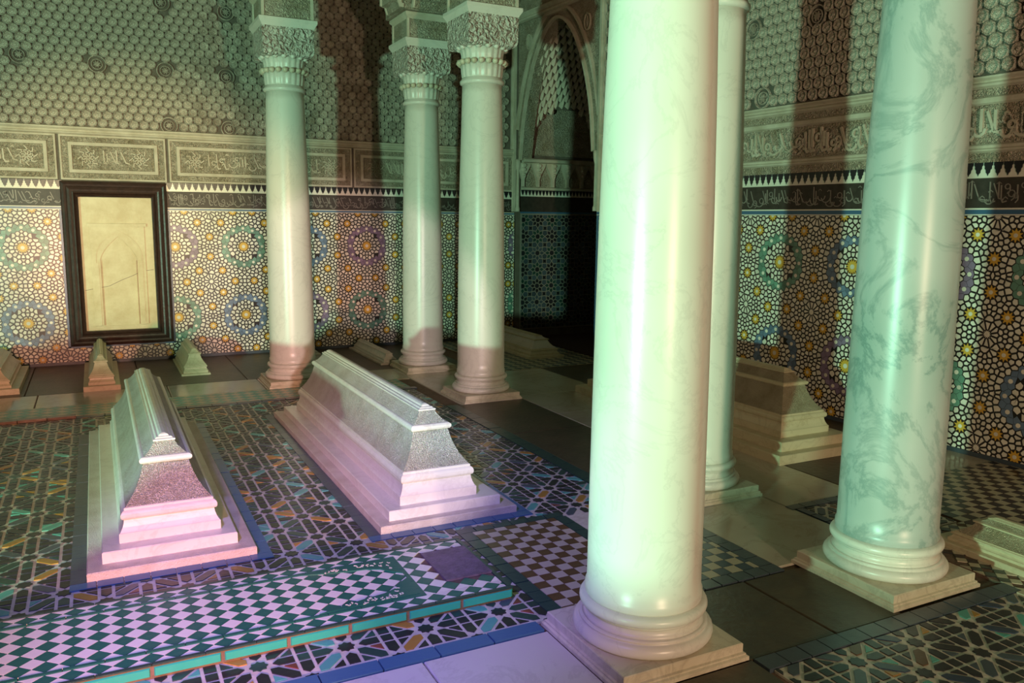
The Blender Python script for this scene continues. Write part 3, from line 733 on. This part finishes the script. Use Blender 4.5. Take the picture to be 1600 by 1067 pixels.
def script(parent, name, x0, x1, z0, z1, m_, wd=.012, depth=.010, y=0.0, seed=1, dens=1.0):
    """flowing inscription: tall stems, bowls and loops"""
    r = random.Random(seed); b = MB(); H_ = z1-z0; tf = lambda a, bb, c: (a, -y-c, bb); x = x0+.02
    while x < x1-.03:
        k = r.random(); s = H_*r.uniform(.8,1.1)
        if k < .34:      # stem, sometimes hooked
            top = z0+H_*r.uniform(.72,.97); pts = [(x,top),(x+.004,z0+H_*.3)]
            if r.random() < .5: pts += [(x+.02*s/.2,z0+H_*.16),(x+.05*s/.2,z0+H_*.2)]
            b.ribbon(pts, wd*1.1, 0, depth, tf); x += r.uniform(.028,.045)*H_/.2/dens
        elif k < .6:     # bowl
            w_ = H_*r.uniform(.3,.5); zc = z0+H_*r.uniform(.25,.55)
            b.ribbon([(x+w_*.5-w_*.5*math.cos(t*PI/5), zc-H_*.2*math.sin(t*PI/5)) for t in range(6)], wd, 0, depth, tf); x += w_*.75/dens
        elif k < .82:    # loop
            rr = H_*r.uniform(.08,.13); zc = z0+H_*r.uniform(.25,.8)
            b.ribbon([(x+rr+rr*math.cos(t*PI/4), zc+rr*math.sin(t*PI/4)) for t in range(9)], wd*.8, 0, depth, tf)
            b.ribbon([(x+2*rr,zc),(x+2*rr,zc-H_*.15),(x+rr,zc-H_*.25)], wd*.8, 0, depth, tf); x += 2.2*rr/dens
        else:            # slanted stroke
            b.ribbon([(x,z0+H_*.85),(x+H_*.22,z0+H_*.3),(x+H_*.4,z0+H_*.25)], wd, 0, depth, tf); x += H_*.28/dens
        if r.random() < .5:
            zz = z0+H_*r.uniform(.1,.9); b.ribbon([(x-.03,zz),(x-.015,zz+.012),(x,zz)], wd*.7, 0, depth*.8, tf)
    return b.build(name, M[m_], parent)
def moulding(parent, name, x0, x1, prof, m_='stucco_plain'):
    """prof: list of (proud, z) from bottom to top"""
    b = MB(); R = [[(x, .002, prof[0][1])]+[(x, -p, z) for p, z in prof]+[(x, .002, prof[-1][1])] for x in (x0, x1)]
    b.rings(R); return b.build(name, M[m_], parent)
def carved_strip(parent, x0, x1, z0, z1, m_='stucco_carve', p=.01, name='carved_strip'):
    b = MB(); b.box((x0,-p,z0),(x1,.002,z1)); return b.build(name, M[m_], parent)
def frieze_panel(parent, x0, x1, z0, z1, seed):
    fr = empty('frieze_panel'); fr.parent = parent
    carved_strip(fr, x0, x1, z0, z1, 'stucco_carve', .008, 'ground')
    def frame(d, wd_, proud):
        a, c, e, f = x0+d, x1-d, z0+d*.9, z1-d*.9
        b = MB(); R = []
        for q, h in ((0,.008),(.12,proud),(.88,proud),(1.0,.006)):
            t = wd_*q; R.append([(a+t,-h,e+t),(c-t,-h,e+t),(c-t,-h,f-t),(a+t,-h,f-t)])
        b.rings(R, cap0=False, cap1=False); b.build('frame', M['stucco_plain'], fr)
    frame(0, .022, .022); frame(.075, .04, .028); 
    d = .125
    b = MB(); b.box((x0+d,-.012,z0+d*.9),(x1-d,.0,z1-d*.9)); b.build('field', M['stucco_carve'], fr)
    # round arabesque knots at both ends and lettering between
    L_ = x1-x0
    b = MB()
    zc = (z0+z1)/2; rr = (z1-z0)/2-d*.9-.01
    for xc in (x0+d+rr+.03, x1-d-rr-.03):
        for k in range(8):
            a = k*PI/4
            b.ribbon([(xc+rr*s*math.cos(a+.5*s*2), zc+rr*s*math.sin(a+.5*s*2)) for s in (.1,.35,.6,.85,.98)], .010, .012, .022, wall_tf)
        b.ribbon([(xc+rr*.55*math.cos(t*PI/6), zc+rr*.55*math.sin(t*PI/6)) for t in range(13)], .009, .012, .022, wall_tf)
    b.build('arabesque', M['stucco_plain'], fr)
    script(fr, 'inscription', x0+d+2*rr+.05, x1-d-2*rr-.05, z0+d*.9+.01, z1-d*.9-.01, 'stucco_plain', .012, .010, .012, seed)

# ---- back wall: local x = world X, viewer side is -y
YB = 9.30; BX0, BX1 = -3.2, 4.74; ZT = 4.4
b = MB(); b.box((BX0, .0, -.1), (BX1+.2, .2, ZT)); wb = b.build('wall_back', M['stucco_bed'], None, (0, YB, 0), kind='structure')
bw = lambda x, z: (x, YB, z)
FX0, FX1, FZ0, FZ1 = -.274, .69, .19, 1.832      # wooden frame
zellige(wb, BX0, BX1, 0.03, 1.556, (1.44, 1.182), bw, 300, holes=[(FX0+.02,FX1-.02,FZ0+.02,2)])
moulding(wb, 'base_strip', BX0, BX1, [(.014,0),(.014,.03)], 't_slate')
for a, c in ((BX0, FX0), (FX1, BX1)):
    b = MB(); b.box((a,-.015,1.556),(c,.002,1.562)); b.build('white_line', M['t_white'], wb)
    b = MB(); b.box((a,-.015,1.562),(c,.002,1.580)); b.build('blue_line', M['t_blue'], wb)
    b = MB(); b.box((a,-.015,1.580),(c,.002,1.588)); b.build('white_line', M['t_white'], wb)
    carved_strip(wb, a, c, 1.588, 1.752, 'dark_band', .010, 'inscription_band')
    script(wb, 'inscription', a, c, 1.594, 1.748, 'letters', .007, .004, .010, int(a*10)+50, 1.5)
    teeth(wb, a, c, 1.842, .078)
# turquoise and blue tile line beside the frame
for a in (FX0-.022, FX1+.002):
    b = MB(); b.box((a,-.016,FZ0-.02),(a+.02,.002,1.556)); b.build('blue_line', M['t_blue'], wb)
b = MB(); b.box((FX0-.02,-.016,FZ0-.022),(FX1+.02,.002,FZ0-.004)); b.build('blue_line', M['t_blue'], wb)
for k, (a, c) in enumerate([(-3.2,-1.27),(-1.25,-.285),(-.262,.705),(.728,2.66),(2.68,4.73)]):
    frieze_panel(wb, a, c, 1.845, 2.285, 11+k)
moulding(wb, 'upper_moulding', BX0, BX1, [(.010,2.285),(.03,2.295),(.034,2.305),(.022,2.318),(.022,2.326),(.045,2.345),(.045,2.358),(.012,2.368)])
meds = [(-.54,3.00),(.12,2.97),(.74,2.96),(1.33,2.95),(.75,2.42),(1.34,2.42),(.73,3.62),(1.35,3.6)]
scales(wb, BX0, BX1-.06, 2.36, ZT, bw, 300, holes=[(x,z,.088) for x, z in meds])
for x, z in meds: medallion(wb, x, z)
moulding(wb, 'corner_strip', BX1-.055, BX1, [(.02,2.3),(.02,ZT)])

# ---- wooden frame with marble panel, fixed to the back wall
fr = empty('wooden_frame', (.208, YB-.01, FZ0), label='tall dark wooden frame around a marble panel on the back wall', cat='frame')
def nested(name, d0, d1, h0, h1, m_='wood', par=None):
    a, c, e, f = FX0-.208, FX1-.208, 0, FZ1-FZ0
    b = MB(); R = []
    for d, h in ((d0,0),(d0,h0),(d0+(d1-d0)*.15,h0+.008),(d0+(d1-d0)*.6,h1+.006),(d1,h1),(d1,0)):
        R.append([(a+d,-h,e+d),(c-d,-h,e+d),(c-d,-h,f-d),(a+d,-h,f-d)])
    b.rings(R, cap0=False, cap1=False); return b.build(name, M[m_], par or fr)
nested('outer_moulding', 0, .048, .055, .065); nested('middle_moulding', .048, .098, .075, .085); nested('inner_moulding', .098, .118, .095, .10); nested('inner_bead', .118, .150, .085, .075)
PX0, PX1, PZ0, PZ1 = FX0+.15-.208, FX1-.15-.208, .15, FZ1-FZ0-.15
b = MB(); b.box((PX0,-.02,PZ0),(PX1,.0,PZ1)); pan = b.build('marble_panel', M['panel'], fr)
def relief(pts, wd_, h, nm='arch_relief'):
    b = MB(); b.ribbon(pts, wd_, .02, .02+h, wall_tf); return b.build(nm, M['panel'], pan)
def archpts(r0, zc, za_):
    out = [(-r0, PZ0+.05), (-r0, zc)]
    for t in range(1, 9):
        a = t/8; out.append((-r0*(1-a**1.7), zc+(za_-zc)*(a**.62)))
    return out+[(-x, z) for x, z in reversed(out[:-1])]
def inner_arch(x, r0=.175, zc=.84, zt=1.10):
    t = min(1, abs(x)/r0); return zc+(zt-zc)*(1-t)**.58 if t < 1 else PZ0+.05
b = MB(); n_ = 50
for k in range(n_):
    a, c_ = -.25+.5*k/n_, -.25+.5*(k+1)/n_
    za_, zc_ = (inner_arch(a), inner_arch(c_)) if max(abs(a), abs(c_)) < .176 else (PZ0+.05, PZ0+.05)
    b.add([(a,-.042,za_),(c_,-.042,zc_),(c_,-.042,1.20),(a,-.042,1.20),(a,-.018,za_),(c_,-.018,zc_)], [(0,1,2,3),(1,0,4,5)])
    if k in (0, n_-1) or abs(abs(a)-.176) < .012 or abs(abs(c_)-.176) < .012:
        for x in (a, c_): b.add([(x,-.042,PZ0+.05),(x,-.018,PZ0+.05),(x,-.018,1.20 if k in (0,n_-1) else .86),(x,-.042,1.20 if k in (0,n_-1) else .86)], [(0,1,2,3)])
b.build('spandrel_plate', M['panel'], pan)
relief(archpts(.215, .84, 1.16), .014, .032)
relief([(-.20,PZ0+.05),(-.20,.84)], .03, .034, 'colonette'); relief([(.20,PZ0+.05),(.20,.84)], .03, .034, 'colonette')
relief([(-.27,1.215),(.27,1.215)], .03, .036, 'cornice'); relief([(-.27,PZ0+.035),(.27,PZ0+.035)], .016, .01, 'sill')
for k in range(7): relief([(-.21+k*.07,1.27),(-.21+k*.07,1.30)], .035, .008, 'rosette')
b = MB(); b.ribbon([(PX0+.01,.56),(-.1,.60),(.02,.66),(.12,.70),(.2,.74),(PX1-.01,.76)], .004, .0195, .0208, wall_tf); b.build('crack', M['slab_brown'], pan)

# ---- right wall: local x runs from the far corner towards the camera
RC = (4.74, 9.33, 0); RZ = math.atan2(-1, .0505); RL = 8.8
U0, U1 = .075, 1.84; ZN = 3.87
b = MB(); b.box((U1,0,-.1),(RL,.2,ZT)); b.box((-.02,0,-.1),(U0,.2,ZT)); b.box((U0,0,ZN+.02),(U1,.2,ZT))
wr = b.build('wall_right', M['stucco_bed'], None, RC, RZ, kind='structure')
ca_, sa_ = math.cos(RZ), math.sin(RZ)
rw = lambda u, z: (RC[0]+ca_*u, RC[1]+sa_*u, z)
zellige(wr, U1+.035, RL, .03, 1.556, (4.39, 1.18), rw, 300)
zellige(wr, -.0, U0-.01, .03, 1.556, (.3, 1.18), rw, 0)
moulding(wr, 'base_strip', U1, RL, [(.014,0),(.014,.03)], 't_slate')
b = MB(); b.box((U1+.002,-.016,.0),(U1+.034,.002,1.556)); b.build('blue_line', M['t_blue'], wr)
b = MB(); b.box((U1,-.015,1.556),(RL,.002,1.563)); b.build('white_line', M['t_white'], wr)
b = MB(); b.box((U1,-.015,1.563),(RL,.002,1.592)); b.build('blue_line', M['t_blue'], wr)
b = MB(); b.box((U1,-.015,1.592),(RL,.002,1.602)); b.build('white_line', M['t_white'], wr)
carved_strip(wr, U1, RL, 1.602, 1.785, 'dark_band', .010, 'inscription_band')
script(wr, 'inscription', U1, RL, 1.61, 1.78, 'letters', .007, .004, .010, 77, 1.5)
teeth(wr, U1, RL, 1.885, .085, .062)
carved_strip(wr, U1, RL, 1.885, 1.945)
moulding(wr, 'lower_moulding', U1, RL, [(.012,1.945),(.03,1.955),(.03,1.965),(.018,1.975),(.026,1.99),(.012,2.0)])
carved_strip(wr, U1, RL, 2.0, 2.24, 'stucco_carve', .006, 'inscription_ground')
script(wr, 'carved_inscription', U1+.05, RL, 2.005, 2.235, 'stucco_plain', .018, .016, .006, 31, 1.25)
script(wr, 'carved_inscription', U1+.02, RL, 2.005, 2.235, 'stucco', .012, .009, .006, 32, 1.1)
moulding(wr, 'middle_moulding', U1, RL, [(.012,2.24),(.028,2.25),(.030,2.28),(.015,2.29)])
carved_strip(wr, U1, RL, 2.29, 2.34)
moulding(wr, 'upper_moulding', U1, RL, [(.010,2.34),(.032,2.352),(.036,2.365),(.022,2.378),(.022,2.386),(.044,2.40),(.044,2.412),(.012,2.42)])
rmeds = [(3.98,3.06),(4.62,3.04),(4.12,2.50),(5.3,3.0),(5.95,2.98)]
scales(wr, U1+.09, RL, 2.42, ZT, rw, 300, holes=[(x,z,.088) for x, z in rmeds], pitch=.098)
for x, z in rmeds: medallion(wr, x, z)
moulding(wr, 'jamb_frame', U1, U1+.08, [(.035,1.60),(.035,ZN+.06)]); moulding(wr, 'jamb_frame', U1+.03, U1+.055, [(.045,1.60),(.045,ZN+.06)])
moulding(wr, 'jamb_frame', -.0, U0, [(.03,1.60),(.03,ZN)]); moulding(wr, 'jamb_frame', .02, .045, [(.04,1.60),(.04,ZN)])
moulding(wr, 'niche_cornice', 0, U1+.08, [(.02,ZN-.03),(.05,ZN-.02),(.05,ZN+.0),(.035,ZN+.015),(.07,ZN+.045),(.07,ZN+.06),(.02,ZN+.075)])
b = MB(); b.box((0,-.012,ZN+.07),(U1+.08,.002,ZT)); b.build('carved_field', M['stucco_carve'], wr)
# pointed arch of the niche: spandrels pierced by the opening
uc = (U0+U1)/2; hw_ = (U1-U0)/2; ZS, ZA = 2.23, 3.74; aw = hw_-.13
def za(u):
    t = min(1, abs(u-uc)/aw)
    return ZS+(ZA-ZS)*(1-t**1.9)**.62 if t < 1 else ZS
us = [U0+(U1-U0)*k/48 for k in range(49)]; b = MB(); y0, y1 = .015, .16
for k in range(48):
    a, c = us[k], us[k+1]; z_a, z_c = za(a), za(c)
    b.add([(a,y0,z_a),(c,y0,z_c),(c,y0,ZN+.02),(a,y0,ZN+.02),(a,y1,z_a),(c,y1,z_c),(c,y1,ZN+.02),(a,y1,ZN+.02)], [(0,1,2,3),(5,4,7,6),(1,0,4,5)])
b.build('spandrel', M['stucco_carve'], wr)
for off, wd_, h in ((.02,.03,.02),(.15,.03,.02)):
    pts = []
    for k in range(41):
        u = uc-aw+2*aw*k/40; z = za(u); 
        du = .01; tx, tz = du*2, za(min(uc+aw,u+du))-za(max(uc-aw,u-du)); L_ = math.hypot(tx,tz) or 1; 
        x_ = u-tz/L_*off; z_ = z+tx/L_*off
        if U0+.01 < x_ < U1-.01 and z_ < ZN-.04: pts.append((x_, z_))
    b = MB(); b.ribbon(pts, wd_, -.016, h, wall_tf); b.build('archivolt', M['stucco_plain'], wr)
for u in (U0+.28, U1-.28):
    b = MB(); b.ribbon([(u+.055*math.cos(t*PI/6), 3.60-.0+.085*math.sin(t*PI/6)) for t in range(13)], .012, -.015, .006, wall_tf)
    b.ribbon([(u,3.65),(u-.015,3.6),(u,3.55),(u+.015,3.6),(u,3.65)], .01, -.015, .004, wall_tf); b.build('cartouche', M['stucco_plain'], wr)
for u in (U0+.05, U1-.05):
    b = MB(); b.lathe([(.03,1.6),(.03,1.64),(.022,1.66),(.020,2.1),(.03,2.14),(.035,2.19),(.035,2.24)], 12, u, .0); b.build('colonette', M['stucco_plain'], wr)

# ---- the niche behind the arch
NY = 9.235; NX0, NX1 = 4.80, 6.35
b = MB(); b.box((NX0-.05, 0, -.1), (NX1, .1, ZT)); wn = b.build('wall_niche', M['stucco_bed'], None, (0, NY, 0), kind='structure')
b = MB(); b.box((NX1, 7.2, -.1), (NX1+.1, NY+.1, ZT)); b.box((4.99, 7.36, -.1), (NX1, 7.46, ZT)); b.box((4.9, 7.4, 4.05), (NX1, NY, 4.15))
b.build('wall_niche_back', M['stucco_bed'], None, kind='structure')
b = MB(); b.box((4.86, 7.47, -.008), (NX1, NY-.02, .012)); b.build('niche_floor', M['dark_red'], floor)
pan_org = (5.05, .45)
out = []; Pn = .21
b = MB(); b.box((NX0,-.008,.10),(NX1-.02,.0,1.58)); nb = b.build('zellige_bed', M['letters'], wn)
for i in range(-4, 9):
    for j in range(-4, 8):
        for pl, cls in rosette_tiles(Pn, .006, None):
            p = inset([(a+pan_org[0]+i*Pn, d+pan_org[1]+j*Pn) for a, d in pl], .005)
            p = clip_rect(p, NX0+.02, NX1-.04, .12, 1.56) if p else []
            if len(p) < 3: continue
            out.append((p, 't_black' if cls in ('star','knot') else ('t_slate' if (i % 3 == 0 and j % 3 == 0) else 't_black' if (i+j) % 2 else 't_dkgreen') if cls == 'petal' else 't_slate'))  # tile colours darkened to stand in for shade inside the niche
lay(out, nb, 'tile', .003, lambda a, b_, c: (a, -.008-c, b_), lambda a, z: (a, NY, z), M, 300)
moulding(wn, 'blue_line', NX0, NX1, [(.012,1.58),(.012,1.60)], 't_blue')
carved_strip(wn, NX0, NX1, 1.60, 1.79, 'dark_band', .010, 'inscription_band')
teeth(wn, NX0, NX1, 1.87, .07, .05)
# corbel row of small muqarnas arches
moulding(wn, 'corbel_sill', NX0, NX1, [(.02,1.87),(.03,1.88),(.03,1.90),(.015,1.905)])
for k in range(6):
    x = NX0+.02+k*.215
    b = MB(); w2 = .10
    arch = [(x-.02,1.91),(x+.012,1.91),(x+.012,2.00),(x+.03,2.05),(x+.055,2.10),(x+.09,2.16),(x+.10,2.20),(x-.108,2.20),(x-.10,2.16),(x-.065,2.10),(x-.045,2.05),(x-.02,2.0)]
    b.prism(arch[::-1] if area(arch) < 0 else arch, .0, .05, wall_tf)
    for dz, rr in ((2.06,.02),(2.12,.028),(2.17,.034)):
        R = [[(x+rr*q*math.cos(t*PI/4), -.05-h_, dz+rr*q*math.sin(t*PI/4)) for t in range(8)] for q, h_ in ((1,0),(.6,.03))]
        b.rings(R, cap0=False)
    b.build('corbel', M['stucco_plain'], wn)
carved_strip(wn, NX0, NX1, 1.905, 2.2, 'stucco_carve', .006, 'corbel_ground')
moulding(wn, 'corbel_ledge', NX0, NX1, [(.05,2.2),(.11,2.21),(.12,2.24),(.10,2.255)])
carved_strip(wn, NX0, NX1, 2.3, 2.95, 'stucco_carve', .006, 'arabesque_field')
# muqarnas hood: staggered tiers of little pointed cells stepping forward
cellm = MB(); s = .044
cellm.add([(-s,0,.0),(0,-.055,.03),(s,0,.0),(-s,0,.085),(0,-.065,.088),(s,0,.085),(0,-.012,-.035)],
          [(0,1,4,3),(1,2,5,4),(3,4,5),(0,6,1),(6,2,1)])
cellme = cellm.mesh('muqarnas_cell', M['stucco_plain'])
hood_y = lambda z: -.03-.75*max(0, (z-2.5)/1.4)**1.5
for j in range(17):
    z = 2.60+j*.075
    for k in range(18):
        x = NX0+.05+k*.088+(.044 if j % 2 else 0)
        if x > NX1-.05: continue
        # lower tiers leave the carved field open in the middle
        if j < 4 and abs((x-NX0-.55)/.42)**2+((z-2.45)/.42)**2 < 1: continue
        link('muqarnas_cell', cellme, wn, (x, hood_y(z), z))
b = MB(); pr = [(hood_y(2.86+j*.115)+.005, 2.86+j*.115) for j in range(11)]
for (ya, za_), (yb, zb_) in zip(pr[:-1], pr[1:]): b.add([(NX0,ya,za_),(NX1,ya,za_),(NX1,yb,zb_),(NX0,yb,zb_)], [(0,1,2,3)])
b.build('hood', M['stucco_bed'], wn)
bpy.context.view_layer.update()
